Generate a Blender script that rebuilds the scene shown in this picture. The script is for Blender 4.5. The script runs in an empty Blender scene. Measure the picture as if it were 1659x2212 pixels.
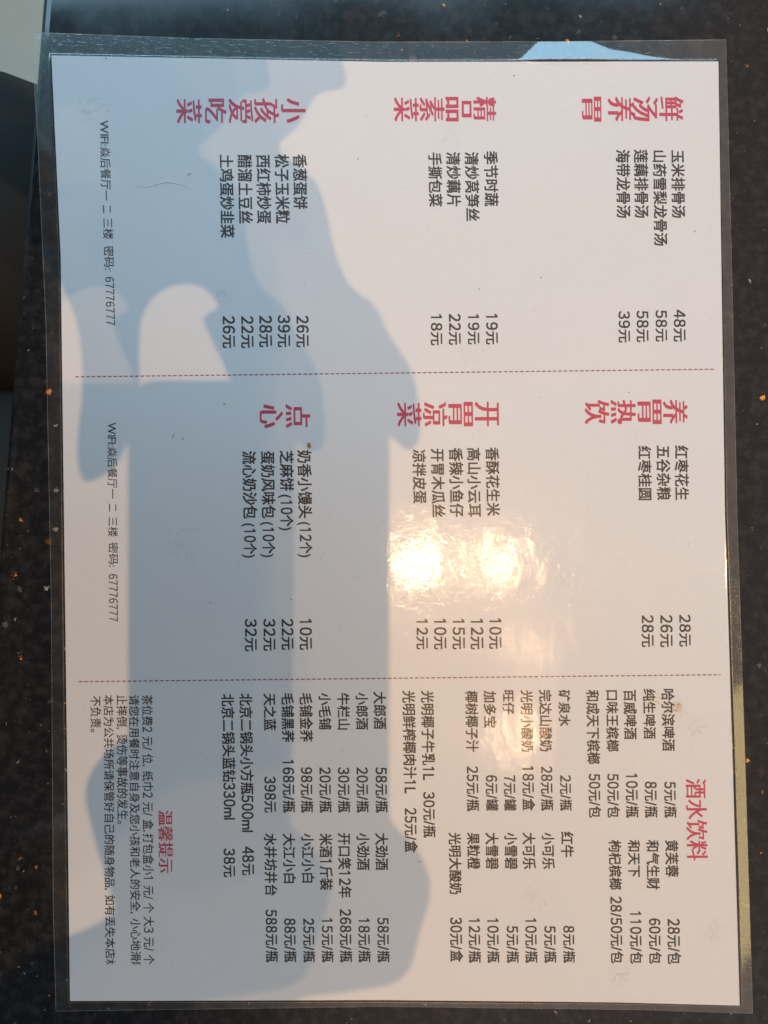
import bpy, bmesh, math, random
from mathutils import Vector

scene = bpy.context.scene
C = scene.collection
R = random.Random(7)

# ------------------------------------------------------------------ measures
K = 0.297 / 2041.0            # metres per picture unit (A4 long side = 2041 units)
CX, CY = 829.5, 1106.0
CAM_H = 0.2325
LAMP_H = 4.0


def W(X, Y, z=0.0):
    return Vector(((X - CX) * K, (CY - Y) * K, z))


# ------------------------------------------------------------------ camera
cam = bpy.data.cameras.new('camera')
cam_o = bpy.data.objects.new('camera', cam)
C.objects.link(cam_o)
cam.sensor_fit = 'VERTICAL'
cam.sensor_height = 36.0
cam.lens = 36.0 * CAM_H / (2212 * K)
cam.clip_start = 0.005
cam.clip_end = 50
cam_o.location = (0, 0, CAM_H)
cam_o.rotation_euler = (0, 0, 0)
scene.camera = cam_o

# ------------------------------------------------------------------ light
world = bpy.data.worlds.new("World")
scene.world = world
world.use_nodes = True
wn = world.node_tree
bg = wn.nodes['Background']
tc = wn.nodes.new('ShaderNodeTexCoord')
sepw = wn.nodes.new('ShaderNodeSeparateXYZ')
wn.links.new(tc.outputs['Generated'], sepw.inputs[0])


def wstep(v, a, b):
    n = wn.nodes.new('ShaderNodeMapRange'); n.interpolation_type = 'SMOOTHSTEP'
    n.inputs['From Min'].default_value = a; n.inputs['From Max'].default_value = b
    wn.links.new(v, n.inputs['Value'])
    return n.outputs[0]


def wmix(f, a, b):
    n = wn.nodes.new('ShaderNodeMix'); n.data_type = 'RGBA'
    wn.links.new(f, n.inputs[0])
    for k, v in ((6, a), (7, b)):
        if isinstance(v, tuple):
            n.inputs[k].default_value = v + (1,)
        else:
            wn.links.new(v, n.inputs[k])
    return n.outputs[2]


# the room: dark to the left, warm ceiling to the right, daylight from the far side


def wmul(a, b):
    n = wn.nodes.new('ShaderNodeMath'); n.operation = 'MULTIPLY'
    wn.links.new(a, n.inputs[0]); wn.links.new(b, n.inputs[1])
    return n.outputs[0]


dx, dy = sepw.outputs[0], sepw.outputs[1]
room = wmix(wstep(dx, -0.30, 0.15), (0.030, 0.034, 0.042), (0.035, 0.040, 0.048))
right = wmul(wstep(dx, 0.17, 0.36), wstep(dx, 0.85, 0.60))
room = wmix(right, room, (0.48, 0.37, 0.33))
low = wmul(wmul(wstep(dy, -0.32, -0.52), wstep(dy, -0.85, -0.66)), wstep(dx, -0.30, 0.10))
room = wmix(low, room, (0.58, 0.45, 0.38))
far = wmul(wstep(dy, 0.25, 0.60), wstep(dx, 0.48, 0.10))
room = wmix(far, room, (0.20, 0.37, 0.47))
wn.links.new(room, bg.inputs[0])
bg.inputs[1].default_value = 1.0


def point_lamp(name, loc, power, col, r):
    l = bpy.data.lights.new(name, 'POINT')
    l.energy = power; l.color = col; l.shadow_soft_size = r
    o = bpy.data.objects.new(name, l); o.location = loc
    C.objects.link(o)
    return o


def area_lamp(name, loc, target, sx, sy, power, col):
    l = bpy.data.lights.new(name, 'AREA')
    l.shape = 'RECTANGLE'; l.size = sx; l.size_y = sy
    l.energy = power; l.color = col
    o = bpy.data.objects.new(name, l); o.location = loc
    d = Vector(target) - Vector(loc)
    o.rotation_euler = d.to_track_quat('-Z', 'Y').to_euler()
    C.objects.link(o)
    return o


WARM = (1.0, 0.57, 0.26)
LAMP_A = Vector((0.200, -0.302, LAMP_H))
LAMP_B = Vector((0.655, -0.289, LAMP_H))
point_lamp('ceiling_lamp', LAMP_A, 216, WARM, 0.018)
point_lamp('ceiling_lamp', LAMP_B, 92, WARM, 0.018)
point_lamp('ceiling_lamp', (0.74, -1.26, LAMP_H), 34, WARM, 0.035)
point_lamp('ceiling_lamp', (0.83, -0.76, LAMP_H), 17, WARM, 0.03)
# the window beyond the far side of the table
area_lamp('window_light', (-0.42, 1.6, 1.52), (-0.36, 0, 1.42), 2.7, 1.0, 44, (0.44, 0.79, 1.06))
# warm room on the right-hand side
area_lamp('room_light', (1.60, -0.70, 2.0), (0.15, -0.7, 0.0), 1.5, 0.40, 5.6, (1.0, 0.74, 0.30))

vs = scene.view_settings
vs.view_transform = 'Standard'
vs.look = 'None'
vs.exposure = 0.0
vs.gamma = 1.0
vs.use_curve_mapping = False
scene.cycles.use_denoising = True
scene.cycles.max_bounces = 8
scene.cycles.transparent_max_bounces = 12
scene.cycles.sample_clamp_indirect = 4.0

# ------------------------------------------------------------------ helpers


def mesh_obj(name, verts, faces, mat=None, parent=None, smooth=False, slots=None):
    me = bpy.data.meshes.new(name)
    me.from_pydata([tuple(v) for v in verts], [], faces)
    me.update()
    o = bpy.data.objects.new(name, me)
    C.objects.link(o)
    if slots:
        for m in slots:
            me.materials.append(m)
    elif mat:
        me.materials.append(mat)
    if smooth:
        for p in me.polygons:
            p.use_smooth = True
    if parent:
        o.parent = parent
    return o


def empty(name, loc=(0, 0, 0)):
    o = bpy.data.objects.new(name, None)
    o.location = loc
    o.empty_display_size = 0.02
    C.objects.link(o)
    return o


def new_mat(name):
    m = bpy.data.materials.new(name)
    m.use_nodes = True
    nt = m.node_tree
    return m, nt, nt.nodes['Principled BSDF']


def N(nt, typ, **kw):
    n = nt.nodes.new(typ)
    for k, v in kw.items():
        setattr(n, k, v)
    return n


def math_node(nt, op, a, b=None, c=None, clamp=False):
    n = nt.nodes.new('ShaderNodeMath'); n.operation = op; n.use_clamp = clamp
    for i, v in enumerate((a, b, c)):
        if v is None:
            continue
        if isinstance(v, (int, float)):
            n.inputs[i].default_value = v
        else:
            nt.links.new(v, n.inputs[i])
    return n.outputs[0]


def maprange(nt, v, a, b, c, d, smooth=True):
    n = nt.nodes.new('ShaderNodeMapRange')
    n.interpolation_type = 'SMOOTHSTEP' if smooth else 'LINEAR'
    nt.links.new(v, n.inputs['Value'])
    for k, x in (('From Min', a), ('From Max', b), ('To Min', c), ('To Max', d)):
        n.inputs[k].default_value = x
    return n.outputs[0]


def mixcol(nt, fac, a, b):
    n = nt.nodes.new('ShaderNodeMix'); n.data_type = 'RGBA'
    for key, v in ((0, fac), (6, a), (7, b)):
        if isinstance(v, (int, float)):
            n.inputs[key].default_value = v
        elif isinstance(v, tuple):
            n.inputs[key].default_value = v + (1,) if len(v) == 3 else v
        else:
            nt.links.new(v, n.inputs[key])
    return n.outputs[2]


def geo_pos(nt):
    return nt.nodes.new('ShaderNodeNewGeometry').outputs['Position']


def scaled(nt, vec, s, off=(0, 0, 0), rot=0.0):
    n = nt.nodes.new('ShaderNodeMapping')
    n.inputs['Scale'].default_value = s if isinstance(s, tuple) else (s, s, s)
    n.inputs['Location'].default_value = off
    n.inputs['Rotation'].default_value = (0, 0, rot)
    nt.links.new(vec, n.inputs['Vector'])
    return n.outputs[0]


def noise(nt, vec, scale, detail=2.0, rough=0.5):
    n = nt.nodes.new('ShaderNodeTexNoise')
    n.inputs['Scale'].default_value = scale
    n.inputs['Detail'].default_value = detail
    n.inputs['Roughness'].default_value = rough
    nt.links.new(vec, n.inputs['Vector'])
    return n


# ------------------------------------------------------------------ materials
# polished black granite
m_granite, nt, bs = new_mat('black_granite')
pos = geo_pos(nt)
mott = noise(nt, pos, 260, 5, 0.62).outputs['Fac']
col = mixcol(nt, maprange(nt, mott, 0.42, 0.68, 0, 1), (0.0125, 0.013, 0.0145), (0.029, 0.0285, 0.030))
mott2 = noise(nt, scaled(nt, pos, 1, (3, 1, 0)), 480, 4, 0.6).outputs['Fac']
col = mixcol(nt, maprange(nt, mott2, 0.64, 0.76, 0, 0.6), col, (0.070, 0.066, 0.062))
# warp positions so that the crystals are irregular
nz = noise(nt, pos, 900, 3, 0.7)
sub = N(nt, 'ShaderNodeVectorMath', operation='SUBTRACT'); nt.links.new(nz.outputs['Color'], sub.inputs[0])
sub.inputs[1].default_value = (0.5, 0.5, 0.5)
scl = N(nt, 'ShaderNodeVectorMath', operation='SCALE'); nt.links.new(sub.outputs[0], scl.inputs[0])
scl.inputs['Scale'].default_value = 0.0034
wadd = N(nt, 'ShaderNodeVectorMath', operation='ADD')
nt.links.new(pos, wadd.inputs[0]); nt.links.new(scl.outputs[0], wadd.inputs[1])
wp = wadd.outputs[0]


def flecks(nt, vec, scale, keep, rmax, seed):
    v = nt.nodes.new('ShaderNodeTexVoronoi')
    v.inputs['Scale'].default_value = scale
    nt.links.new(scaled(nt, vec, 1, (seed, seed * 0.37, 0)), v.inputs['Vector'])
    sep = nt.nodes.new('ShaderNodeSeparateColor')
    nt.links.new(v.outputs['Color'], sep.inputs[0])
    k = math_node(nt, 'GREATER_THAN', sep.outputs[0], 1 - keep)
    rad = math_node(nt, 'MULTIPLY_ADD', sep.outputs[1], rmax * 0.75, rmax * 0.25)
    d = math_node(nt, 'SUBTRACT', rad, v.outputs['Distance'])
    s = maprange(nt, d, 0.0, 0.07, 0, 1)
    return math_node(nt, 'MULTIPLY', k, s), sep.outputs[2]


f, r = flecks(nt, wp, 210, 0.10, 0.32, 1.3)      # dull brown and grey feldspar
col = mixcol(nt, math_node(nt, 'MULTIPLY', f, math_node(nt, 'MULTIPLY_ADD', r, 0.6, 0.15)), col,
             mixcol(nt, math_node(nt, 'GREATER_THAN', r, 0.5), (0.10, 0.055, 0.032), (0.12, 0.12, 0.12)))
f, r = flecks(nt, wp, 330, 0.06, 0.28, 5.1)      # small pale quartz
col = mixcol(nt, math_node(nt, 'MULTIPLY', f, math_node(nt, 'MULTIPLY_ADD', r, 0.8, 0.15)), col, (0.40, 0.40, 0.38))
f, r = flecks(nt, wp, 760, 0.045, 0.32, 2.2)     # pin-point pale dust
col = mixcol(nt, math_node(nt, 'MULTIPLY', f, math_node(nt, 'MULTIPLY_ADD', r, 0.7, 0.1)), col, (0.45, 0.46, 0.45))
fo, ro = flecks(nt, wp, 190, 0.030, 0.24, 8.7)   # copper flecks, lamp glints painted in as bright orange
col = mixcol(nt, math_node(nt, 'MULTIPLY', fo, math_node(nt, 'MULTIPLY_ADD', math_node(nt, 'POWER', ro, 2.0), 0.85, 0.15)),
             col, (1.0, 0.36, 0.06))
fp, rp = flecks(nt, wp, 420, 0.020, 0.30, 4.4)   # tiny copper flecks, their sparkle put into the base colour
col = mixcol(nt, math_node(nt, 'MULTIPLY', fp, math_node(nt, 'MULTIPLY_ADD', rp, 0.8, 0.2)), col, (1.0, 0.38, 0.08))
nt.links.new(col, bs.inputs['Base Color'])
bs.inputs['Roughness'].default_value = 0.16
smear = noise(nt, pos, 18, 4, 0.6).outputs['Fac']
nt.links.new(maprange(nt, smear, 0.35, 0.7, 0.06, 0.13), bs.inputs['Roughness'])
bs.inputs['IOR'].default_value = 1.5

# pale floor
m_floor, nt, bs = new_mat('pale_floor')
pos = geo_pos(nt)
fcol = mixcol(nt, noise(nt, pos, 14, 4).outputs['Fac'], (0.34, 0.43, 0.41), (0.42, 0.51, 0.48))
nt.links.new(fcol, bs.inputs['Base Color'])
bs.inputs['Roughness'].default_value = 0.4

# dark cloth
m_cloth, nt, bs = new_mat('dark_cloth')
pos = geo_pos(nt)
ccol = mixcol(nt, noise(nt, pos, 40, 3).outputs['Fac'], (0.004, 0.006, 0.008), (0.013, 0.016, 0.019))
nt.links.new(ccol, bs.inputs['Base Color'])
bs.inputs['Roughness'].default_value = 0.85
m_skin, nt, bs = new_mat('skin')
bs.inputs['Base Color'].default_value = (0.42, 0.24, 0.17, 1); bs.inputs['Roughness'].default_value = 0.5
m_hair, nt, bs = new_mat('black_hair')
bs.inputs['Base Color'].default_value = (0.01, 0.009, 0.008, 1); bs.inputs['Roughness'].default_value = 0.5
m_phone, nt, bs = new_mat('phone_case')
bs.inputs['Base Color'].default_value = (0.015, 0.016, 0.018, 1); bs.inputs['Roughness'].default_value = 0.4
m_lens, nt, bs = new_mat('lens_glass')
bs.inputs['Base Color'].default_value = (0.004, 0.004, 0.006, 1); bs.inputs['Roughness'].default_value = 0.05

# paper, with its stains and smudges
m_paper, nt, bs = new_mat('menu_paper')
pos = geo_pos(nt)
pcol = mixcol(nt, noise(nt, pos, 30, 3).outputs['Fac'], (0.745, 0.775, 0.815), (0.775, 0.80, 0.835))
pcol = mixcol(nt, maprange(nt, noise(nt, pos, 2600, 2).outputs['Fac'], 0.3, 0.7, 0, 0.06), pcol, (0.6, 0.6, 0.6))
STAINS = [  # X, Y, radius (picture units), strength, colour, noise scale
    (1412, 1512, 34, 0.75, (0.62, 0.42, 0.20), 900), (1455, 1530, 44, 0.85, (0.66, 0.47, 0.22), 900),
    (1463, 1528, 20, 0.9, (0.40, 0.25, 0.08), 1400), (1505, 1570, 40, 0.45, (0.36, 0.36, 0.33), 1300),
    (200, 235, 55, 0.45, (0.30, 0.32, 0.35), 1000), (480, 640, 40, 0.42, (0.33, 0.36, 0.38), 1200),
    (1150, 1950, 60, 0.28, (0.45, 0.45, 0.42), 800), (1340, 2105, 40, 0.45, (0.36, 0.37, 0.33), 1200),
    (1540, 2010, 50, 0.35, (0.38, 0.38, 0.33), 1500), (1065, 1760, 22, 0.35, (0.68, 0.52, 0.26), 900),
    (970, 300, 60, 0.22, (0.45, 0.45, 0.45), 900), (1020, 760, 80, 0.22, (0.5, 0.5, 0.5), 900),
    (390, 1200, 70, 0.25, (0.4, 0.42, 0.45), 1100), (740, 1620, 10, 0.5, (0.35, 0.35, 0.35), 2000),
    (1380, 920, 60, 0.2, (0.5, 0.48, 0.45), 900), (330, 2040, 60, 0.25, (0.45, 0.45, 0.45), 900),
]
for (sx, sy, sr, st, sc, ns) in STAINS:
    if st < 0.5:
        st *= 0.6; ns *= 0.6
    dn = N(nt, 'ShaderNodeVectorMath', operation='DISTANCE')
    nt.links.new(pos, dn.inputs[0]); dn.inputs[1].default_value = W(sx, sy, 0.0003)
    fall = maprange(nt, dn.outputs['Value'], sr * K, sr * K * 0.2, 0, 1)
    nn = noise(nt, pos, ns, 4, 0.65).outputs['Fac']
    thr = maprange(nt, math_node(nt, 'ADD', nn, math_node(nt, 'MULTIPLY', fall, 0.12)), 0.60, 0.74, 0, 1)
    pcol = mixcol(nt, math_node(nt, 'MULTIPLY', math_node(nt, 'MULTIPLY', fall, thr), st), pcol, sc)
    pcol = mixcol(nt, math_node(nt, 'MULTIPLY', fall, st * 0.10), pcol, sc)
nt.links.new(pcol, bs.inputs['Base Color'])
bs.inputs['Roughness'].default_value = 0.7
bs.inputs['Specular IOR Level'].default_value = 0.2


def ink(name, c):
    m, nt, bs = new_mat(name)
    p = geo_pos(nt)
    d = mixcol(nt, maprange(nt, noise(nt, p, 3200, 2).outputs['Fac'], 0.5, 0.75, 0, 0.35), c,
               tuple(min(0.8, x * 1.6 + 0.06) for x in c))
    nt.links.new(d, bs.inputs['Base Color'])
    bs.inputs['Roughness'].default_value = 0.7
    bs.inputs['Specular IOR Level'].default_value = 0.2
    return m


m_black = ink('black_ink', (0.052, 0.048, 0.050))
m_red = ink('red_ink', (0.56, 0.062, 0.125))
m_dash = ink('plum_ink', (0.30, 0.10, 0.16))


def film(name, haze, hazecol, rough, bump_amp, f0=0.048, soft=0.52):
    m = bpy.data.materials.new(name); m.use_nodes = True
    nt = m.node_tree
    nt.nodes.clear()
    out = N(nt, 'ShaderNodeOutputMaterial')
    pos = geo_pos(nt)
    # slow waviness, and fine handling scratches
    big = noise(nt, scaled(nt, pos, (1.0, 0.55, 1.0), rot=0.6), 85, 2, 0.5).outputs['Fac']
    med = noise(nt, pos, 420, 3, 0.6).outputs['Fac']
    fine = noise(nt, pos, 1700, 3, 0.7).outputs['Fac']
    s1 = noise(nt, scaled(nt, pos, (260, 3000, 1), rot=0.5), 1.0, 2, 0.5).outputs['Fac']
    s2 = noise(nt, scaled(nt, pos, (2600, 300, 1), rot=-0.35), 1.0, 2, 0.5).outputs['Fac']
    h = math_node(nt, 'MULTIPLY', big, 1.0)
    h = math_node(nt, 'MULTIPLY_ADD', med, 0.17, h)
    h = math_node(nt, 'MULTIPLY_ADD', fine, 0.062, h)
    h = math_node(nt, 'MULTIPLY_ADD', maprange(nt, s1, 0.60, 0.72, 0, 1), 0.080, h)
    h = math_node(nt, 'MULTIPLY_ADD', maprange(nt, s2, 0.60, 0.72, 0, 1), 0.080, h)
    bp = N(nt, 'ShaderNodeBump')
    bp.inputs['Strength'].default_value = 1.0
    bp.inputs['Distance'].default_value = bump_amp
    nt.links.new(h, bp.inputs['Height'])
    gl = N(nt, 'ShaderNodeBsdfGlossy'); gl.inputs['Roughness'].default_value = rough
    gl2 = N(nt, 'ShaderNodeBsdfGlossy'); gl2.inputs['Roughness'].default_value = 0.40
    for g in (gl, gl2):
        nt.links.new(bp.outputs[0], g.inputs['Normal'])
    gm = N(nt, 'ShaderNodeMixShader'); gm.inputs[0].default_value = soft
    nt.links.new(gl.outputs[0], gm.inputs[1]); nt.links.new(gl2.outputs[0], gm.inputs[2])
    tr = N(nt, 'ShaderNodeBsdfTransparent'); tr.inputs[0].default_value = (0.985, 0.985, 0.985, 1)
    df = N(nt, 'ShaderNodeBsdfDiffuse'); df.inputs[0].default_value = hazecol + (1,)
    mx = N(nt, 'ShaderNodeMixShader')
    hz = noise(nt, pos, 130, 5, 0.7).outputs['Fac']
    nt.links.new(maprange(nt, hz, 0.3, 0.75, haze * 0.55, haze * 1.5), mx.inputs[0])
    nt.links.new(tr.outputs[0], mx.inputs[1]); nt.links.new(df.outputs[0], mx.inputs[2])
    ge = N(nt, 'ShaderNodeNewGeometry')
    dt = N(nt, 'ShaderNodeVectorMath', operation='DOT_PRODUCT')
    nt.links.new(ge.outputs['Normal'], dt.inputs[0]); nt.links.new(ge.outputs['Incoming'], dt.inputs[1])
    c1 = math_node(nt, 'SUBTRACT', 1.0, math_node(nt, 'ABSOLUTE', dt.outputs['Value']), clamp=True)
    fr = math_node(nt, 'MULTIPLY_ADD', math_node(nt, 'POWER', c1, 5.0), 0.92, f0)   # Schlick, the same from both sides
    mx2 = N(nt, 'ShaderNodeMixShader')
    nt.links.new(fr, mx2.inputs[0])
    nt.links.new(mx.outputs[0], mx2.inputs[1]); nt.links.new(gm.outputs[0], mx2.inputs[2])
    nt.links.new(mx2.outputs[0], out.inputs[0])
    return m


m_film = film('clear_film', 0.010, (0.8, 0.8, 0.8), 0.085, 0.00017)
m_margin = film('clear_film_margin', 0.030, (0.62, 0.60, 0.54), 0.06, 0.00003, 0.15, 0.10)
m_edge = film('film_cut_edge', 0.42, (0.62, 0.62, 0.56), 0.15, 0.0)
m_seal = film('film_seal', 0.12, (0.6, 0.57, 0.5), 0.25, 0.0, 0.03)
m_crease = film('film_crease', 0.55, (0.85, 0.88, 0.9), 0.12, 0.0)
m_scr = film('film_scratch', 0.10, (0.85, 0.85, 0.83), 0.15, 0.0)
m_dust, nt, bs = new_mat('dust')
bs.inputs['Base Color'].default_value = (0.09, 0.085, 0.08, 1); bs.inputs['Roughness'].default_value = 0.9
m_crumb, nt, bs = new_mat('brown_crumb')
p = geo_pos(nt)
nt.links.new(mixcol(nt, noise(nt, p, 4000, 3).outputs['Fac'], (0.20, 0.10, 0.03), (0.42, 0.26, 0.10)), bs.inputs['Base Color'])

# ------------------------------------------------------------------ setting: floor
FLOOR_Z = -0.75
floor = mesh_obj('floor', [(-3, -3, FLOOR_Z), (3, -3, FLOOR_Z), (3, 3, FLOOR_Z), (-3, 3, FLOOR_Z)], [(0, 1, 2, 3)], m_floor)
floor['kind'] = 'structure'

# ------------------------------------------------------------------ table
table = empty('table', (0, 0, FLOOR_Z))
table['label'] = 'polished black granite table with grey and copper flecks, under the laminated menu'
table['category'] = 'table'
e0, e1 = W(84, 0), W(29, 694)
ed = (e0 - e1).normalized()
A = e0 + ed * 0.25
B = e1 - ed * 0.30
TT = 0.03
bm = bmesh.new()
outline = [A, B, Vector((0.75, -0.55, 0)), Vector((0.75, 0.5, 0))]
outline[2] = B + Vector((0.9, 0.06, 0)); outline[3] = A + Vector((0.9, 0.06, 0))
bot = [bm.verts.new((v.x, v.y, -TT)) for v in outline]
fb = bm.faces.new(bot)
ret = bmesh.ops.extrude_face_region(bm, geom=[fb])
for v in ret['geom']:
    if isinstance(v, bmesh.types.BMVert):
        v.co.z = 0
bmesh.ops.recalc_face_normals(bm, faces=bm.faces)
te = [ed_ for ed_ in bm.edges if all(abs(v.co.z) < 1e-6 for v in ed_.verts)]
bmesh.ops.bevel(bm, geom=te, offset=0.004, segments=4, affect='EDGES', profile=0.5)
me = bpy.data.meshes.new('tabletop'); bm.to_mesh(me); bm.free()
top = bpy.data.objects.new('tabletop', me); C.objects.link(top); me.materials.append(m_granite)
top.parent = table
top.location = (0, 0, -FLOOR_Z)
# pedestal under the slab
pv, pf = [], []
prof = [(0.24, 0.0), (0.24, 0.02), (0.05, 0.05), (0.045, 0.66), (0.16, 0.70), (0.16, -FLOOR_Z - TT)]
ns = 24
for (r_, z_) in prof:
    for i in range(ns):
        a = 2 * math.pi * i / ns
        pv.append((0.32 + r_ * math.cos(a), r_ * math.sin(a), z_))
for j in range(len(prof) - 1):
    for i in range(ns):
        pf.append((j * ns + i, j * ns + (i + 1) % ns, (j + 1) * ns + (i + 1) % ns, (j + 1) * ns + i))
mesh_obj('pedestal', pv, pf, m_phone, table, True)

# ------------------------------------------------------------------ the menu
menu = empty('menu', (0, 0, 0))
menu['label'] = 'laminated white menu sheet with red headings and rows of prices, lying sideways on black granite'
menu['category'] = 'menu'


def poly_point(pts, t):
    L = [0.0]
    for a, b in zip(pts, pts[1:]):
        L.append(L[-1] + math.hypot(b[0] - a[0], b[1] - a[1]))
    s = t * L[-1]
    for i in range(len(pts) - 1):
        if s <= L[i + 1] or i == len(pts) - 2:
            f_ = (s - L[i]) / max(1e-9, L[i + 1] - L[i])
            return (pts[i][0] + (pts[i + 1][0] - pts[i][0]) * f_, pts[i][1] + (pts[i + 1][1] - pts[i][1]) * f_)


SL = [  # sleeve sides TL->TR->BR->BL->TL
    [(72, 70), (420, 83), (829, 91), (1200, 90), (1568, 86)],
    [(1568, 86), (1580, 553), (1592, 1106), (1610, 1659), (1626, 2189)],
    [(1626, 2189), (1380, 2181), (829, 2174), (121, 2184)],
    [(121, 2184), (115, 1959), (111, 1306), (99, 694), (81, 288), (72, 160), (72, 70)],
]
PA = [
    [(112, 121), (829, 135), (1551, 134)],
    [(1551, 134), (1557, 553), (1565, 1106), (1582, 1659), (1597, 2171)],
    [(1597, 2171), (1330, 2164), (830, 2159), (152, 2161)],
    [(152, 2161), (146, 1659), (139, 1106), (132, 553), (112, 121)],
]
NS = [180, 220, 160, 200]


def loop(sides):
    out = []
    for s, n in zip(sides, NS):
        for i in range(n):
            out.append(poly_point(s, i / n))
    return out


ol, pl = loop(SL), loop(PA)
NL = len(ol)
# paper: a thin slab
PZ0, PZ1 = 0.00012, 0.00030
pv = [W(x, y, PZ0) for x, y in pl] + [W(x, y, PZ1) for x, y in pl]
pf = [tuple(range(NL, 2 * NL))[::-1]]
pf += [(i, (i + 1) % NL, NL + (i + 1) % NL, NL + i) for i in range(NL)]
paper = mesh_obj('paper', pv, pf, m_paper, menu)
bm = bmesh.new(); bm.from_mesh(paper.data)
bmesh.ops.recalc_face_normals(bm, faces=bm.faces)
for f_ in bm.faces:
    if len(f_.verts) > 8 and f_.normal.z < 0:
        bmesh.ops.reverse_faces(bm, faces=bm.faces[:]); break
bm.to_mesh(paper.data); bm.free()

# sleeve: rings from the cut edge to the flat film over the paper
FS = [0.0, 0.02, 0.08, 0.16, 0.25, 0.35, 0.45, 0.55, 0.65, 0.74, 0.80, 0.86, 0.90, 0.94, 0.98, 1.02, 1.07, 1.14]
ZP = 0.00042


def fstart(X):
    pts = [(1060, 1.0), (1125, 0.86), (1168, 0.0), (1268, 0.0), (1316, 0.42), (1407, 0.77), (1495, 0.98)]
    if X <= pts[0][0] or X >= pts[-1][0]:
        return 1.0
    for (a, fa), (b, fb_) in zip(pts, pts[1:]):
        if a <= X <= b:
            return fa + (fb_ - fa) * (X - a) / (b - a)


def zprof(f_, side, X, Y, wid):
    z = 0.00012 + 0.00005 * f_
    t0 = 0.93 if side == 0 else 0.84
    t = (f_ - t0) / (1.0 - t0)
    t = max(0.0, min(1.0, t)); t = t * t * (3 - 2 * t)
    z = z + (ZP - z) * t
    if side == 0:
        fs = fstart(X)
        if fs < 1.0:
            g = max(0.0, min(f_, 1.0) - fs) * wid * K * 0.085
            if f_ > 1.0:
                g *= max(0.0, 1 - (f_ - 1.0) / 0.13)
            z += g
    if side == 1 and f_ < 1:
        u = max(0.0, (Y - 1000) / 1150)
        z += f_ * wid * K * 0.085 * min(1.0, u * 1.6) * (0.8 + 0.2 * math.sin(Y * 0.021))
    if side == 1 and f_ >= 1:
        u = max(0.0, (Y - 1000) / 1150)
        z += max(0, 1 - (f_ - 1) / 0.13) * wid * K * 0.085 * min(1.0, u * 1.6) * (0.8 + 0.2 * math.sin(Y * 0.021))
    return z


sv, sf, smi = [], [], []
side_of = sum([[k] * n for k, n in enumerate(NS)], [])
for i in range(NL):
    sv.append(W(ol[i][0], ol[i][1], 0.00001))
for f_ in FS:
    for i in range(NL):
        ox, oy = ol[i]; px_, py_ = pl[i]
        X = ox + (px_ - ox) * f_; Y = oy + (py_ - oy) * f_
        wid = math.hypot(px_ - ox, py_ - oy)
        # soften the change of profile at the corners
        sv.append(W(X, Y, zprof(f_, side_of[i], X, Y, wid)))
nr = len(FS) + 1
for j in range(nr - 1):
    for i in range(NL):
        sf.append((j * NL + i, j * NL + (i + 1) % NL, (j + 1) * NL + (i + 1) % NL, (j + 1) * NL + i))
        smi.append(2 if j <= 1 else (1 if j < 14 else 0))
sf.append(tuple(range((nr - 1) * NL, nr * NL))); smi.append(0)
sleeve = mesh_obj('plastic_sleeve', sv, sf, None, menu, False, [m_film, m_margin, m_edge])
for p_, k in zip(sleeve.data.polygons, smi):
    p_.material_index = k
    p_.use_smooth = len(p_.vertices) == 4 and k == 1
bm = bmesh.new(); bm.from_mesh(sleeve.data)
for f_ in bm.faces:
    if f_.normal.z < 0 and abs(f_.normal.z) > 0.2:
        f_.normal_flip()
bm.to_mesh(sleeve.data); bm.free()

# the welded line that runs round the paper inside the film
lv, lf = [], []
for off, wd in ((5.5, 1.3), ):
    n0 = len(lv)
    for i in range(NL):
        px_, py_ = pl[i]; ox, oy = ol[i]
        d = math.hypot(ox - px_, oy - py_)
        ux, uy = (ox - px_) / d, (oy - py_) / d
        k = 1.35 if side_of[i] in (0, 2) and (i in (0, NS[0])) else 1.0
        for q, zz in ((off - wd, 0.00034), (off, 0.00044), (off + wd, 0.00034)):
            lv.append(W(px_ + ux * q * k, py_ + uy * q * k, zz + zprof(1 - q / d, side_of[i], px_, py_, d) - 0.0002))
    for i in range(NL):
        a = n0 + i * 3; b = n0 + ((i + 1) % NL) * 3
        lf += [(a, a + 1, b + 1, b), (a + 1, a + 2, b + 2, b + 1)]
mesh_obj('seal_line', lv, lf, m_seal, sleeve, True)

# ------------------------------------------------------------------ printing
fcurve = bpy.data.curves.new('glyph', 'FONT')
fcurve.resolution_u = 3
fobj = bpy.data.objects.new('glyph', fcurve)
C.objects.link(fobj)
_cache = {}


WIDE = {c: chr(ord(c) + 0xFEE0) for c in '023456789'}


def glyph(ch):
    if ch not in _cache:
        if ch == '1':      # plain stroke with a flag and no foot
            _cache[ch] = ([(.45, 0), (.525, 0), (.525, .735), (.455, .735), (.45, .63), (.29, .555), (.29, .625)],
                          [(0, 1, 2, 3, 4), (3, 6, 5, 4)])
            return _cache[ch]
        fcurve.body = WIDE.get(ch, ch)
        bpy.context.view_layer.update()
        dg = bpy.context.evaluated_depsgraph_get()
        me = bpy.data.meshes.new_from_object(fobj.evaluated_get(dg))
        vs_ = [(v.co.x, v.co.y) for v in me.vertices]
        fs_ = [tuple(p.vertices) for p in me.polygons]
        bpy.data.meshes.remove(me)
        _cache[ch] = (vs_, fs_)
    return _cache[ch]


TZ = 0.00033


class Ink:
    def __init__(self):
        self.v = []; self.f = []

    def add(self, vs_, fs_, fn, z):
        n = len(self.v)
        for (u, v) in vs_:
            X, Y = fn(u, v)
            self.v.append(W(X, Y, z))
        self.f += [tuple(n + i for i in reversed(p)) for p in fs_]


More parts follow.
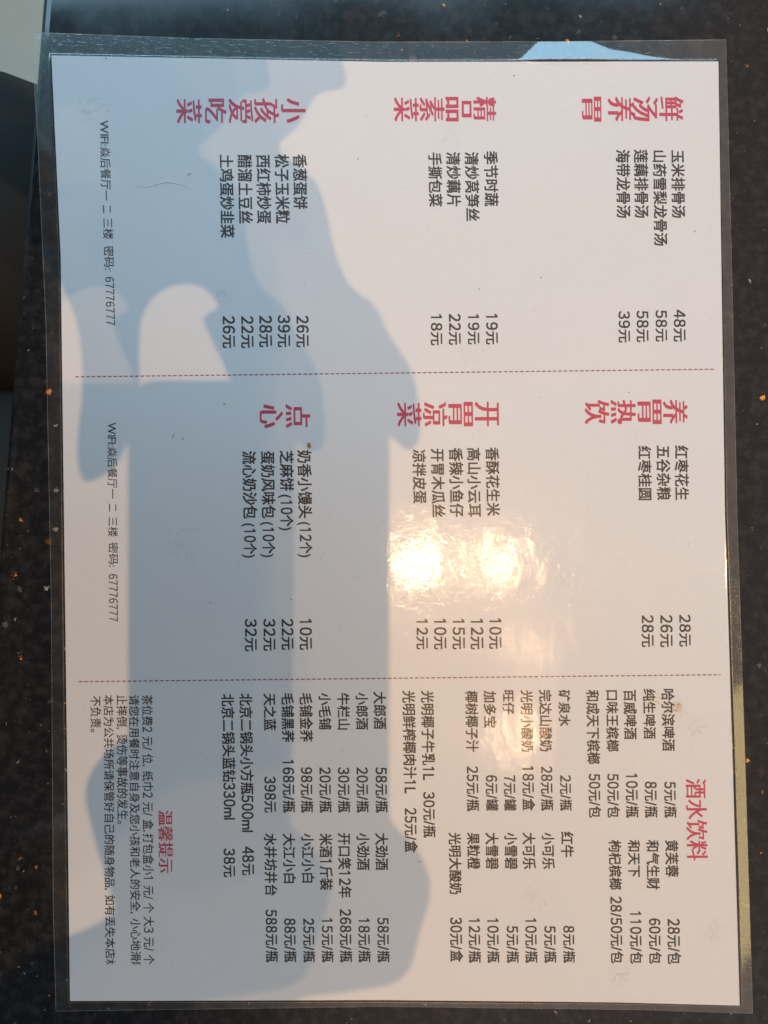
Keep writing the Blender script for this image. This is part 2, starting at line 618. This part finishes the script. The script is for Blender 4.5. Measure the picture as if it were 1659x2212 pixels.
def line(inkb, text, xl, xr, y0, y1, lean=0.017, bold=0.021, smear=0.0):
    """one printed line: reads down the picture, tops of the letters to the right"""
    items = []; u = 0.0
    for ch in text:
        if ch == ' ':
            u += 0.30; continue
        g = glyph(ch)
        x0 = min(v[0] for v in g[0]); x1 = max(v[0] for v in g[0])
        if ch.isdigit():
            items.append((g, u - 0.175, 1.0, 1.10, -0.03)); u += 0.655
        elif ord(ch) < 0x2000:
            s = 1.12 if (ch.isalnum() or ch == '/') else 1.0
            items.append((g, u - x0 * s + 0.045, s, s, -0.03 if s > 1 else 0.0))
            u += (x1 - x0) * s + 0.09 + (0.08 if ch in '()' else 0.12 if ch == ',' else 0.0)
        elif ch in '阝木' and text.endswith(ch) and len(text) > 12:
            items.append((g, u, 0.52, 1.0, 0.0)); u += 0.5
        else:
            items.append((g, u, 1.0, 1.0, 0.0)); u += 1.0
    umin = min(min(v[0] for v in g[0]) * sx + uo for g, uo, sx, sy, dv in items)
    umax = max(max(v[0] for v in g[0]) * sx + uo for g, uo, sx, sy, dv in items)
    su = (y1 - y0) / (umax - umin)
    sv_ = (xr - xl) / 0.88
    ym = (y0 + y1) / 2
    if smear:
        ks = [(-smear, 0), (-smear / 3, 0), (smear / 3, 0), (smear, 0)]
    else:
        ks = [(-bold, -bold), (bold, -bold), (bold, bold), (-bold, bold)]
    for g, uo, sx, sy, dv in items:
        for q, (du, dw) in enumerate(ks):
            def fn(a, b):
                Y = y0 + (a * sx + uo + du - umin) * su
                X = xl + (b * sy + dv + dw + 0.05) * sv_ + lean * (Y - ym)
                return X, Y
            inkb.add(g[0], g[1], fn, TZ + q * 3e-6)


def column_heading(inkb, chars, y0, y1, smear=0.030, tilt=-0.006):
    """big heading characters stacked from right to left; chars = [(ch, xl, xr)]"""
    xref = chars[0][1]
    for ch, xl, xr in chars:
        g = glyph(ch)
        a0 = min(v[0] for v in g[0]) - smear; a1 = max(v[0] for v in g[0]) + smear
        b0 = min(v[1] for v in g[0]); b1 = max(v[1] for v in g[0])
        dy = (xl - xref) * tilt
        hh = y1 - y0
        for q, du in enumerate((-smear, -smear / 3, smear / 3, smear)):
            def fn(a, b):
                Y = y0 + dy + (a + du - a0) / (a1 - a0) * hh
                X = xl + (b - b0) / (b1 - b0) * (xr - xl) + 0.012 * (Y - y0)
                return X, Y
            inkb.add(g[0], g[1], fn, TZ + q * 3e-6)


heads = Ink()
column_heading(heads, [('鲜', 1423, 1475), ('汤', 1366, 1420), ('养', 1312, 1369), ('胃', 1256, 1298)], 209, 263)
mesh_obj('heading_text', heads.v, heads.f, m_red, paper)
heads = Ink()
column_heading(heads, [('精', 1022, 1071), ('品', 962, 1018), ('素', 906, 960), ('菜', 850, 904)], 210, 263)
mesh_obj('heading_text', heads.v, heads.f, m_red, paper)
heads = Ink()
column_heading(heads, [('小', 607, 660), ('孩', 549, 603), ('爱', 494, 547), ('吃', 443, 489), ('菜', 381, 436)], 213, 267)
mesh_obj('heading_text', heads.v, heads.f, m_red, paper)
heads = Ink()
column_heading(heads, [('养', 1431, 1484), ('胃', 1376, 1428), ('热', 1318, 1372), ('饮', 1262, 1315)], 863, 916)
mesh_obj('heading_text', heads.v, heads.f, m_red, paper)
heads = Ink()
column_heading(heads, [('开', 1025, 1077), ('胃', 968, 1021), ('凉', 913, 966), ('菜', 857, 910)], 868, 921)
mesh_obj('heading_text', heads.v, heads.f, m_red, paper)
heads = Ink()
column_heading(heads, [('点', 617, 670), ('心', 561, 611)], 873, 925)
mesh_obj('heading_text', heads.v, heads.f, m_red, paper)
heads = Ink()
line(heads, '酒水饮料', 1483, 1526, 1682, 1857, 0.02, smear=0.022)
mesh_obj('heading_text', heads.v, heads.f, m_red, paper)
heads = Ink()
line(heads, '温馨提示', 344, 374, 1750, 1884, 0.012, smear=0.026)
mesh_obj('heading_text', heads.v, heads.f, m_red, paper)

body = Ink()
T = [
    # soups
    ('玉米排骨汤', 1451, 1478, 326, 471), ('山药雪梨龙骨汤', 1412, 1439, 327, 531), ('莲藕排骨汤', 1371, 1399, 325, 471),
    ('海带龙骨汤', 1332, 1360, 325, 471),
    ('48元', 1455, 1481, 670, 738), ('58元', 1416, 1441, 671, 738), ('58元', 1375, 1401, 672, 739), ('39元', 1336, 1361, 673, 740),
    # vegetables
    ('季节时蔬', 1047, 1075, 328, 446), ('清炒莴笋丝', 1006, 1034, 330, 478), ('清炒藕片', 966, 994, 330, 446), ('手撕包菜', 927, 954, 331, 447),
    ('19元', 1050, 1076, 679, 744), ('19元', 1011, 1036, 680, 744), ('22元', 970, 996, 679, 745), ('18元', 931, 956, 680, 746),
    # children's dishes
    ('香葱蛋饼', 635, 663, 335, 452), ('松子玉米粒', 596, 625, 335, 483), ('西红柿炒蛋', 556, 585, 336, 483),
    ('醋溜土豆丝', 516, 545, 336, 483), ('土鸡蛋炒韭菜', 477, 505, 336, 514),
    ('26元', 641, 668, 683, 750), ('39元', 601, 628, 682, 750), ('28元', 561, 589, 683, 750), ('22元', 522, 549, 684, 752), ('26元', 482, 509, 684, 752),
    # hot drinks
    ('红枣花生', 1458, 1486, 963, 1080), ('五谷杂粮', 1419, 1447, 963, 1080), ('红枣桂圆', 1379, 1406, 964, 1080),
    ('28元', 1467, 1492, 1328, 1396), ('26元', 1426, 1453, 1329, 1397), ('28元', 1386, 1412, 1329, 1397),
    # cold dishes
    ('香酥花生米', 1051, 1078, 967, 1114), ('高山小云耳', 1011, 1038, 968, 1116), ('香辣小鱼仔', 972, 1000, 968, 1116),
    ('开胃木瓜丝', 933, 960, 970, 1117), ('凉拌皮蛋', 893, 920, 972, 1087),
    ('10元', 1057, 1084, 1336, 1401), ('12元', 1017, 1045, 1337, 1402), ('15元', 978, 1005, 1337, 1402), ('10元', 938, 965, 1337, 1402), ('12元', 900, 925, 1337, 1402),
    # pastries
    ('奶香小馒头', 645, 673, 973, 1119), ('(12个)', 648, 674, 1128, 1203), ('芝麻饼', 606, 634, 974, 1060), ('(10个)', 607, 633, 1069, 1145),
    ('蛋奶风味包', 566, 594, 975, 1119), ('(10个)', 568, 594, 1128, 1203), ('流心奶沙包', 526, 554, 975, 1120), ('(10个)', 528, 554, 1131, 1204),
    ('10元', 648, 675, 1337, 1403), ('22元', 609, 635, 1337, 1403), ('32元', 570, 596, 1337, 1405), ('32元', 530, 556, 1337, 1406),
    # drinks, left part of the rows
    ('哈尔滨啤酒', 1430, 1456, 1488, 1621), ('纯生啤酒', 1390, 1415, 1488, 1595), ('百威啤酒', 1348, 1374, 1490, 1596),
    ('口味王槟榔', 1310, 1335, 1491, 1622), ('和成天下槟榔', 1268, 1294, 1490, 1649),
    ('矿泉水', 1207, 1231, 1490, 1568), ('完达山酸奶', 1166, 1191, 1490, 1622), ('光明小酸奶', 1126, 1151, 1491, 1623),
    ('旺仔', 1087, 1110, 1491, 1542), ('加多宝', 1046, 1071, 1492, 1571), ('椰树椰子汁', 1007, 1032, 1492, 1623),
    ('光明椰子牛乳1L', 912, 938, 1492, 1684), ('光明鲜榨椰肉汁1L', 872, 898, 1492, 1713),
    ('5元/瓶', 1435, 1460, 1688, 1765), ('8元/瓶', 1393, 1419, 1688, 1765), ('10元/瓶', 1352, 1378, 1671, 1765), ('50元/包', 1312, 1337, 1671, 1765),
    ('50元/包', 1272, 1297, 1671, 1765),
    ('2元/瓶', 1210, 1234, 1674, 1750), ('28元/瓶', 1169, 1194, 1655, 1750), ('18元/盒', 1129, 1154, 1655, 1750), ('7元/罐', 1089, 1114, 1674, 1750),
    ('6元/罐', 1050, 1075, 1674, 1750), ('25元/瓶', 1009, 1034, 1655, 1751), ('30元/瓶', 915, 940, 1710, 1808), ('25元/盒', 875, 901, 1745, 1840),
    # drinks, right part
    ('黄芙蓉', 1438, 1464, 1814, 1893), ('和气生财', 1397, 1423, 1814, 1920), ('和天下', 1357, 1382, 1814, 1893), ('枸杞槟榔', 1316, 1341, 1814, 1920),
    ('28/50元/包', 1319, 1344, 1936, 2079), ('28元/包', 1442, 1469, 1984, 2081), ('60元/包', 1402, 1427, 1983, 2080), ('110元/包', 1361, 1386, 1968, 2080),
    ('红牛', 1212, 1238, 1796, 1850), ('小可乐', 1172, 1197, 1798, 1876), ('大可乐', 1130, 1156, 1798, 1876), ('小雪碧', 1091, 1117, 1798, 1876),
    ('大雪碧', 1050, 1076, 1798, 1876), ('果粒橙', 1010, 1036, 1798, 1876), ('光明大酸奶', 971, 996, 1798, 1930),
    ('8元/瓶', 1217, 1241, 1999, 2078), ('5元/瓶', 1176, 1201, 1999, 2078), ('10元/瓶', 1135, 1160, 1983, 2078), ('5元/瓶', 1095, 1120, 1999, 2078),
    ('10元/瓶', 1053, 1078, 1983, 2078), ('12元/瓶', 1013, 1038, 1983, 2078), ('30元/盒', 973, 999, 1981, 2076),
    # spirits
    ('大郎酒', 808, 834, 1494, 1574), ('小郎酒', 770, 795, 1496, 1575), ('牛栏山', 730, 755, 1497, 1575), ('小毛铺', 690, 715, 1497, 1575),
    ('毛铺金荞', 649, 675, 1497, 1601), ('毛铺黑荞', 610, 635, 1497, 1602), ('天之蓝', 571, 596, 1498, 1577),
    ('北京二锅头小方瓶500ml', 521, 547, 1498, 1796), ('北京二锅头蓝钻330ml', 482, 508, 1499, 1769),
    ('58元/瓶', 812, 837, 1657, 1754), ('20元/瓶', 771, 796, 1657, 1754), ('30元/瓶', 731, 756, 1657, 1754), ('20元/瓶', 691, 716, 1657, 1754),
    ('98元/瓶', 651, 676, 1657, 1754), ('168元/瓶', 612, 637, 1641, 1754), ('398元', 572, 597, 1677, 1754), ('48元', 524, 550, 1828, 1889), ('38元', 484, 509, 1832, 1893),
    ('大劲酒', 812, 838, 1799, 1878), ('小劲酒', 772, 798, 1799, 1878), ('开口笑12年', 732, 758, 1799, 1938), ('米酒1斤装', 692, 718, 1800, 1921),
    ('小江小白', 653, 678, 1800, 1905), ('大江小白', 613, 638, 1800, 1906), ('水井坊井台', 573, 598, 1800, 1933),
    ('58元/瓶', 816, 841, 1981, 2077), ('18元/瓶', 775, 800, 1983, 2077), ('268元/瓶', 735, 760, 1963, 2077), ('15元/瓶', 696, 720, 1983, 2077),
    ('25元/瓶', 656, 680, 1983, 2077), ('88元/瓶', 615, 640, 1983, 2077), ('588元/瓶', 575, 600, 1964, 2077),
]
for t in T:
    line(body, *t)
# wifi lines, in their printed groups
for (t, xl, xr, y0, y1) in [('WIFI:', 217, 237, 261, 316), ('焱后餐厅一', 219, 240, 319, 434), ('二', 222, 243, 444, 461), ('三楼', 224, 245, 472, 517),
                            ('密码:', 226, 247, 532, 583), ('67776777', 229, 249, 599, 703),
                            ('WIFI:', 233, 253, 913, 963), ('焱后餐厅一', 234, 254, 966, 1077), ('二', 235, 255, 1088, 1105), ('三楼', 235, 255, 1117, 1159),
                            ('密码:', 236, 256, 1172, 1224), ('67776777', 236, 256, 1240, 1342)]:
    line(body, t, xl, xr, y0, y1, 0.024 if y0 < 800 else 0.008, 0.007)
for (t, xl, xr, y0, y1) in [('茶位费2 元/ 位, 纸巾2 元/ 盒,打包盒小1 元/ 个 大3 元/ 个', 310, 332, 1501, 2082),
                            ('请您在用餐时注意自身及您小孩和老人的安全, 小心地滑阝', 282, 303, 1501, 2082),
                            ('止摔倒, 烫伤等事故的发生。', 254, 276, 1501, 1779),
                            ('本店为公共场所请保管好自己的随身物品, 如有丢失本店木', 227, 248, 1501, 2082),
                            ('不负责。', 197, 219, 1503, 1581)]:
    line(body, t, xl, xr, y0, y1, 0.007, 0.010)
bpy.data.objects.remove(fobj)

mesh_obj('dish_text', body.v, body.f, m_black, paper)
for (xa, ya, xb, yb) in ((164, 814.5, 1543, 798), (171, 1472, 1556, 1457)):
    v, f = [], []
    L = xb - xa; x = 0.0
    while x < L - 4:
        d = min(7.8 + R.uniform(-0.5, 0.5), L - x)
        n = len(v)
        for (q, w_) in ((x, -1.25), (x + d, -1.25), (x + d, 1.25), (x, 1.25)):
            v.append(W(xa + q, ya + (yb - ya) * q / L + w_, TZ))
        f.append((n + 3, n + 2, n + 1, n)); x += 11.7
    mesh_obj('dashed_line', v, f, m_dash, paper)

# ------------------------------------------------------------------ wear on the film


def ribbon(pts, w_, z0, zh, name, mat, parent):
    """a thin raised ridge along picture points"""
    v, f = [], []
    for i, (X, Y) in enumerate(pts):
        a = pts[max(0, i - 1)]; b = pts[min(len(pts) - 1, i + 1)]
        dx, dy = b[0] - a[0], b[1] - a[1]; L = math.hypot(dx, dy) or 1
        nx, ny = -dy / L, dx / L
        t = math.sin(math.pi * (i + 0.4) / (len(pts) - 0.2))
        ww = w_ * max(0.25, t)
        v += [W(X - nx * ww, Y - ny * ww, z0), W(X, Y, z0 + zh * t), W(X + nx * ww, Y + ny * ww, z0)]
    for i in range(len(pts) - 1):
        a = i * 3; b = a + 3
        f += [(a, a + 1, b + 1, b), (a + 1, a + 2, b + 2, b + 1)]
    return mesh_obj(name, v, f, mat, parent)


FZ = ZP + 0.00001
ribbon([(287, 405), (300, 403), (315, 405), (330, 402), (345, 397), (360, 394), (375, 396), (385, 398), (395, 401), (406, 405), (414, 408)],
       1.5, FZ, 0.00012, 'crease', m_crease, sleeve)
ribbon([(383, 1158), (388, 1150), (397, 1144), (410, 1142), (425, 1144), (450, 1145), (480, 1143)], 1.6, FZ, 0.0001, 'crease', m_seal, sleeve)
# handling scratches and dust are too many to count: one object each
v, f = [], []


def scratch(X, Y, L, ang, w_):
    n = len(v); dx, dy = math.cos(ang), math.sin(ang)
    bend = R.uniform(-0.05, 0.05) * L
    P = [(X + dx * L * (t - 0.5) - dy * bend * (t - t * t) * 2, Y + dy * L * (t - 0.5) + dx * bend * (t - t * t) * 2) for t in (0, 0.33, 0.66, 1)]
    for i, (a, b) in enumerate(P):
        ww = w_ * (0.4 if i in (0, 3) else 1)
        v.append(W(a - -dy * ww * -1, b + dx * ww, FZ)); v.append(W(a + -dy * -ww * -1 * -1, b - dx * ww, FZ))
    for i in range(3):
        f.append((n + 2 * i, n + 2 * i + 1, n + 2 * i + 3, n + 2 * i + 2))


for _ in range(170):
    if R.random() < 0.72:
        X, Y = R.gauss(1080, 190), R.gauss(1280, 260)
    else:
        X, Y = R.uniform(170, 1540), R.uniform(160, 2130)
    if not (165 < X < 1545 and 160 < Y < 2140):
        continue
    scratch(X, Y, R.uniform(4, 24), R.gauss(1.05, 0.55) * R.choice((1, 1, -1)), R.uniform(0.22, 0.5))
for (X, Y, L, a) in ((735, 156, 34, -0.1), (750, 158, 26, -0.05), (985, 1245, 40, 1.3), (995, 1110, 22, -0.6)):
    scratch(X, Y, L, a, 0.5)
s_ = mesh_obj('scratch', v, f, m_scr, sleeve); s_['kind'] = 'stuff'
v, f = [], []


def speck(X, Y, a, b, ang):
    n = len(v); m_ = 7
    for i in range(m_):
        t = 2 * math.pi * i / m_; q = R.uniform(0.7, 1.1)
        x, y = a * q * math.cos(t), b * q * math.sin(t)
        v.append(W(X + x * math.cos(ang) - y * math.sin(ang), Y + x * math.sin(ang) + y * math.cos(ang), FZ + 0.00001))
    v.append(W(X, Y, FZ + 0.00008))
    for i in range(m_):
        f.append((n + i, n + m_, n + (i + 1) % m_))


for (X, Y, a, b, g) in ((773, 345, 1.6, 1.4, 0), (375, 942, 8, .7, -1.2), (410, 377, 6, .7, -.8), (396, 948, 5, .8, 1.1), (1168, 600, 2, 1, 0), (630, 1295, 4, .8, .5),
                        (1110, 165, 2, 1.2, 0), (230, 128, 1.2, 3, 0), (1500, 500, 3, .7, .9), (905, 1860, 2, 1.2, 0), (1035, 625, 2, 1, 0.4), (485, 873, 3, 1, .5),
                        (1358, 848, 1.6, 1.3, 0), (455, 1302, 4, .6, 1), (950, 1200, 2, 1, 0)):
    speck(X, Y, a, b, g)
for _ in range(70):
    speck(R.uniform(170, 1540), R.uniform(160, 2130), R.uniform(0.5, 1.3), R.uniform(0.4, 0.8), R.uniform(0, 3))
for _ in range(12):
    speck(R.uniform(170, 1540), R.uniform(160, 2130), R.uniform(2, 5), R.uniform(0.25, 0.45), R.uniform(0, 3))
s_ = mesh_obj('dust_speck', v, f, m_dust, sleeve); s_['kind'] = 'stuff'

# crumb stuck on the film
bm = bmesh.new()
bmesh.ops.create_icosphere(bm, subdivisions=2, radius=1)
for vv in bm.verts:
    q = 0.8 + 0.35 * R.random()
    vv.co = Vector((vv.co.x * 0.00055 * q, vv.co.y * 0.00075 * q, vv.co.z * 0.0004 * q))
me = bpy.data.meshes.new('crumb'); bm.to_mesh(me); bm.free(); me.materials.append(m_crumb)
crumb = bpy.data.objects.new('crumb', me); C.objects.link(crumb)
crumb.location = W(668, 962, ZP + 0.00035)
crumb['label'] = 'tiny brown crumb of food stuck on the menu above the first pastry line'
crumb['category'] = 'crumb'

# ------------------------------------------------------------------ the photographer, whose hands and phone cast the shadow
HT = [(-600, 0.17), (150, 0.192), (620, 0.222), (822, 0.2375), (1100, 0.241), (2050, 0.255), (2800, 0.27)]


def hgt(Y):
    if Y <= HT[0][0]:
        return HT[0][1]
    for (a, ha), (b, hb) in zip(HT, HT[1:]):
        if Y <= b:
            return ha + (hb - ha) * (Y - a) / (b - a)
    return HT[-1][1]


def up(X, Y, dz=0.0):
    """the point above the table whose shadow from the main lamp falls at X, Y"""
    P = W(X, Y, 0); h = hgt(Y) + dz
    return P + (LAMP_A - P) * (h / LAMP_H)


def slab(pts, thick, inset):
    """rounded solid with the outline pts at its waist"""
    n = len(pts)
    area = sum(pts[i][0] * pts[(i + 1) % n][1] - pts[(i + 1) % n][0] * pts[i][1] for i in range(n))
    sgn = 1 if area > 0 else -1
    ins = []
    for i in range(n):
        a, b, c = pts[i - 1], pts[i], pts[(i + 1) % n]
        dx, dy = c[0] - a[0], c[1] - a[1]; L = math.hypot(dx, dy) or 1
        ins.append((b[0] - dy / L * inset * sgn, b[1] + dx / L * inset * sgn))
    levels = [(1.0, 0.0), (0.35, 0.22), (0.0, 0.5), (0.35, 0.78), (1.0, 1.0)]
    vv, ff = [], []
    for k, t in levels:
        for p0, p1 in zip(pts, ins):
            q = (p0[0] + (p1[0] - p0[0]) * k, p0[1] + (p1[1] - p0[1]) * k)
            vv.append(up(q[0], q[1], thick * t))
    for j in range(len(levels) - 1):
        for i in range(n):
            ff.append((j * n + i, j * n + (i + 1) % n, (j + 1) * n + (i + 1) % n, (j + 1) * n + i))
    ff.append(tuple(range(n))[::-1]); ff.append(tuple(range((len(levels) - 1) * n, len(levels) * n)))
    return vv, ff


# phone
rc, ph = 62, []
for (cx_, cy_, a0) in ((277 + rc, 822 + rc, 180), (841 - rc, 822 + rc, 270), (841 - rc, 2050 - rc, 0), (277 + rc, 2050 - rc, 90)):
    for q in range(7):
        a = math.radians(a0 + q * 15)
        ph.append((cx_ + rc * math.cos(a), cy_ + rc * math.sin(a)))
vv, ff = slab(ph, 0.008, 8)
phone = mesh_obj('phone', vv, ff, m_phone)
phone['label'] = 'dark phone held flat above the menu, casting the rectangular middle of the blue shadow'
phone['category'] = 'phone'

top_hand = [(700, -420), (735, -150), (738, 60), (742, 145), (751, 170), (746, 188), (729, 198), (706, 198), (685, 204), (660, 250), (638, 282), (590, 320),
            (645, 358), (683, 393), (700, 430), (711, 480), (722, 535), (734, 570), (746, 603), (767, 628), (800, 650), (819, 670), (832, 708), (856, 745), (881, 782),
            (899, 828), (907, 888), (908, 940), (900, 966), (887, 975), (870, 967), (850, 952), (832, 930),
            (760, 870), (640, 850), (520, 850), (496, 822), (481, 785), (461, 745), (444, 708), (437, 690), (444, 676), (462, 673), (479, 666), (466, 650), (453, 634),
            (438, 620), (410, 615), (383, 616), (355, 625), (331, 644), (313, 672), (304, 703), (302, 760), (303, 830), (292, 920),
            (277, 955), (265, 983), (248, 1010), (225, 1028), (202, 1040), (184, 1044), (173, 1028), (167, 993), (167, 953), (170, 913), (176, 873), (178, 833), (177, 780),
            (172, 733), (164, 690), (150, 653), (130, 610), (95, 560), (20, 470), (-120, 330), (-260, 160), (-380, -60)]
low_hand = [(832, 1640), (838, 1740), (846, 1778), (880, 1808), (910, 1845), (927, 1887), (932, 1919), (926, 1955), (908, 2010), (891, 2082), (874, 2108), (855, 2122), (825, 2131),
            (735, 2145), (668, 2152), (640, 2160), (610, 2182), (560, 2240), (450, 2350), (250, 2500), (-50, 2680), (-320, 2480), (-150, 2250), (20, 2100), (90, 2047), (150, 2019),
            (205, 1996), (250, 1972), (247, 1948), (231, 1904), (220, 1869), (206, 1819), (191, 1759), (183, 1724), (187, 1689), (202, 1657), (240, 1612), (285, 1590),
            (300, 1700), (400, 1850), (600, 1850), (780, 1780)]
v1, f1 = slab(top_hand, 0.016, 12)
v2, f2 = slab(low_hand, 0.016, 12)
bv = v1 + v2
bf = f1 + [tuple(i + len(v1) for i in p_) for p_ in f2]


def skin(name, joints, edges, mat, parent, levels=2):
    me = bpy.data.meshes.new(name)
    me.from_pydata([j[:3] for j in joints], edges, [])
    o = bpy.data.objects.new(name, me); C.objects.link(o)
    md = o.modifiers.new('skin', 'SKIN')
    for i, j in enumerate(joints):
        r_ = j[3]
        me.skin_vertices[0].data[i].radius = (r_, r_)
        me.skin_vertices[0].data[i].use_root = (i == 0)
    sd = o.modifiers.new('sub', 'SUBSURF'); sd.levels = levels; sd.render_levels = levels
    bpy.context.view_layer.update()
    dg = bpy.context.evaluated_depsgraph_get()
    m2 = bpy.data.meshes.new_from_object(o.evaluated_get(dg))
    bpy.data.objects.remove(o)
    m2.name = name
    o = bpy.data.objects.new(name, m2); C.objects.link(o)
    m2.materials.clear(); m2.materials.append(mat)
    for p_ in m2.polygons:
        p_.use_smooth = True
    if parent:
        o.parent = parent
    return o


# the body is grown as one skin, then fused with the hands into one continuous surface
bodyo = skin('person_body', [(-0.74, 0.03, -0.20, 0.11), (-0.74, 0.03, 0.05, 0.11), (-0.74, 0.03, 0.25, 0.10), (-0.74, 0.03, 0.36, 0.05), (-0.71, 0.03, 0.44, 0.075),
                             (-0.70, 0.03, 0.52, 0.085), (-0.70, 0.03, 0.58, 0.06),
                             (-0.72, 0.22, 0.20, 0.05), (-0.50, 0.30, 0.10, 0.04), (-0.24, 0.215, 0.185, 0.03), (-0.09, 0.10, 0.203, 0.016),
                             (-0.72, -0.16, 0.20, 0.05), (-0.50, -0.30, 0.10, 0.04), (-0.22, -0.235, 0.27, 0.03), (-0.08, -0.165, 0.268, 0.016),
                             (-0.60, 0.17, -0.24, 0.07), (-0.22, 0.165, -0.21, 0.06), (-0.18, 0.15, -0.30, 0.05), (-0.18, 0.15, -0.72, 0.035),
                             (-0.60, -0.05, -0.24, 0.07), (-0.21, -0.025, -0.21, 0.06), (-0.17, -0.03, -0.30, 0.05), (-0.18, -0.05, -0.72, 0.035)],
             [(0, 1), (1, 2), (2, 3), (3, 4), (4, 5), (5, 6), (2, 7), (7, 8), (8, 9), (9, 10), (2, 11), (11, 12), (12, 13), (13, 14),
              (0, 15), (15, 16), (16, 17), (17, 18), (0, 19), (19, 20), (20, 21), (21, 22)], m_skin, None)
n0 = len(bv)
bv = [tuple(x) for x in bv] + [tuple(v_.co) for v_ in bodyo.data.vertices]
bf = bf + [tuple(i + n0 for i in p_.vertices) for p_ in bodyo.data.polygons]
bpy.data.objects.remove(bodyo)
person = mesh_obj('person', bv, bf, m_skin, None, False)
bm = bmesh.new(); bm.from_mesh(person.data)
bmesh.ops.recalc_face_normals(bm, faces=bm.faces); bm.to_mesh(person.data); bm.free()
rm = person.modifiers.new('fuse', 'REMESH'); rm.mode = 'VOXEL'; rm.voxel_size = 0.0018; rm.use_smooth_shade = True
bpy.context.view_layer.update()
pm = bpy.data.meshes.new_from_object(person.evaluated_get(bpy.context.evaluated_depsgraph_get()))
person.modifiers.clear()
person.data = pm
pm.materials.clear(); pm.materials.append(m_skin)
person['label'] = 'person in dark trousers at the left table edge, holding a phone over the menu'
person['category'] = 'person'
skin('shirt', [(-0.74, 0.03, -0.22, 0.14), (-0.74, 0.03, 0.05, 0.14), (-0.74, 0.03, 0.24, 0.13),
               (-0.72, 0.22, 0.20, 0.07), (-0.50, 0.30, 0.10, 0.055), (-0.24, 0.215, 0.185, 0.045),
               (-0.72, -0.16, 0.20, 0.07), (-0.50, -0.30, 0.10, 0.055), (-0.22, -0.235, 0.27, 0.045)],
     [(0, 1), (1, 2), (2, 3), (3, 4), (4, 5), (2, 6), (6, 7), (7, 8)], m_cloth, person)
skin('trousers', [(-0.74, 0.03, -0.27, 0.13), (-0.60, 0.17, -0.24, 0.115), (-0.215, 0.165, -0.20, 0.105), (-0.17, 0.15, -0.27, 0.09), (-0.17, 0.15, -0.70, 0.06),
                  (-0.60, -0.05, -0.24, 0.115), (-0.20, -0.025, -0.20, 0.115), (-0.16, -0.03, -0.27, 0.09), (-0.17, -0.06, -0.70, 0.06)],
     [(0, 1), (1, 2), (2, 3), (3, 4), (0, 5), (5, 6), (6, 7), (7, 8)], m_cloth, person)
bm = bmesh.new()
bmesh.ops.create_uvsphere(bm, u_segments=20, v_segments=12, radius=0.098)
bmesh.ops.delete(bm, geom=[q for q in bm.verts if q.co.z < -0.02], context='VERTS')
bmesh.ops.translate(bm, verts=bm.verts, vec=(-0.71, 0.03, 0.535))
me = bpy.data.meshes.new('hair'); bm.to_mesh(me); bm.free(); me.materials.append(m_hair)
hair = bpy.data.objects.new('hair', me); C.objects.link(hair); hair.parent = person
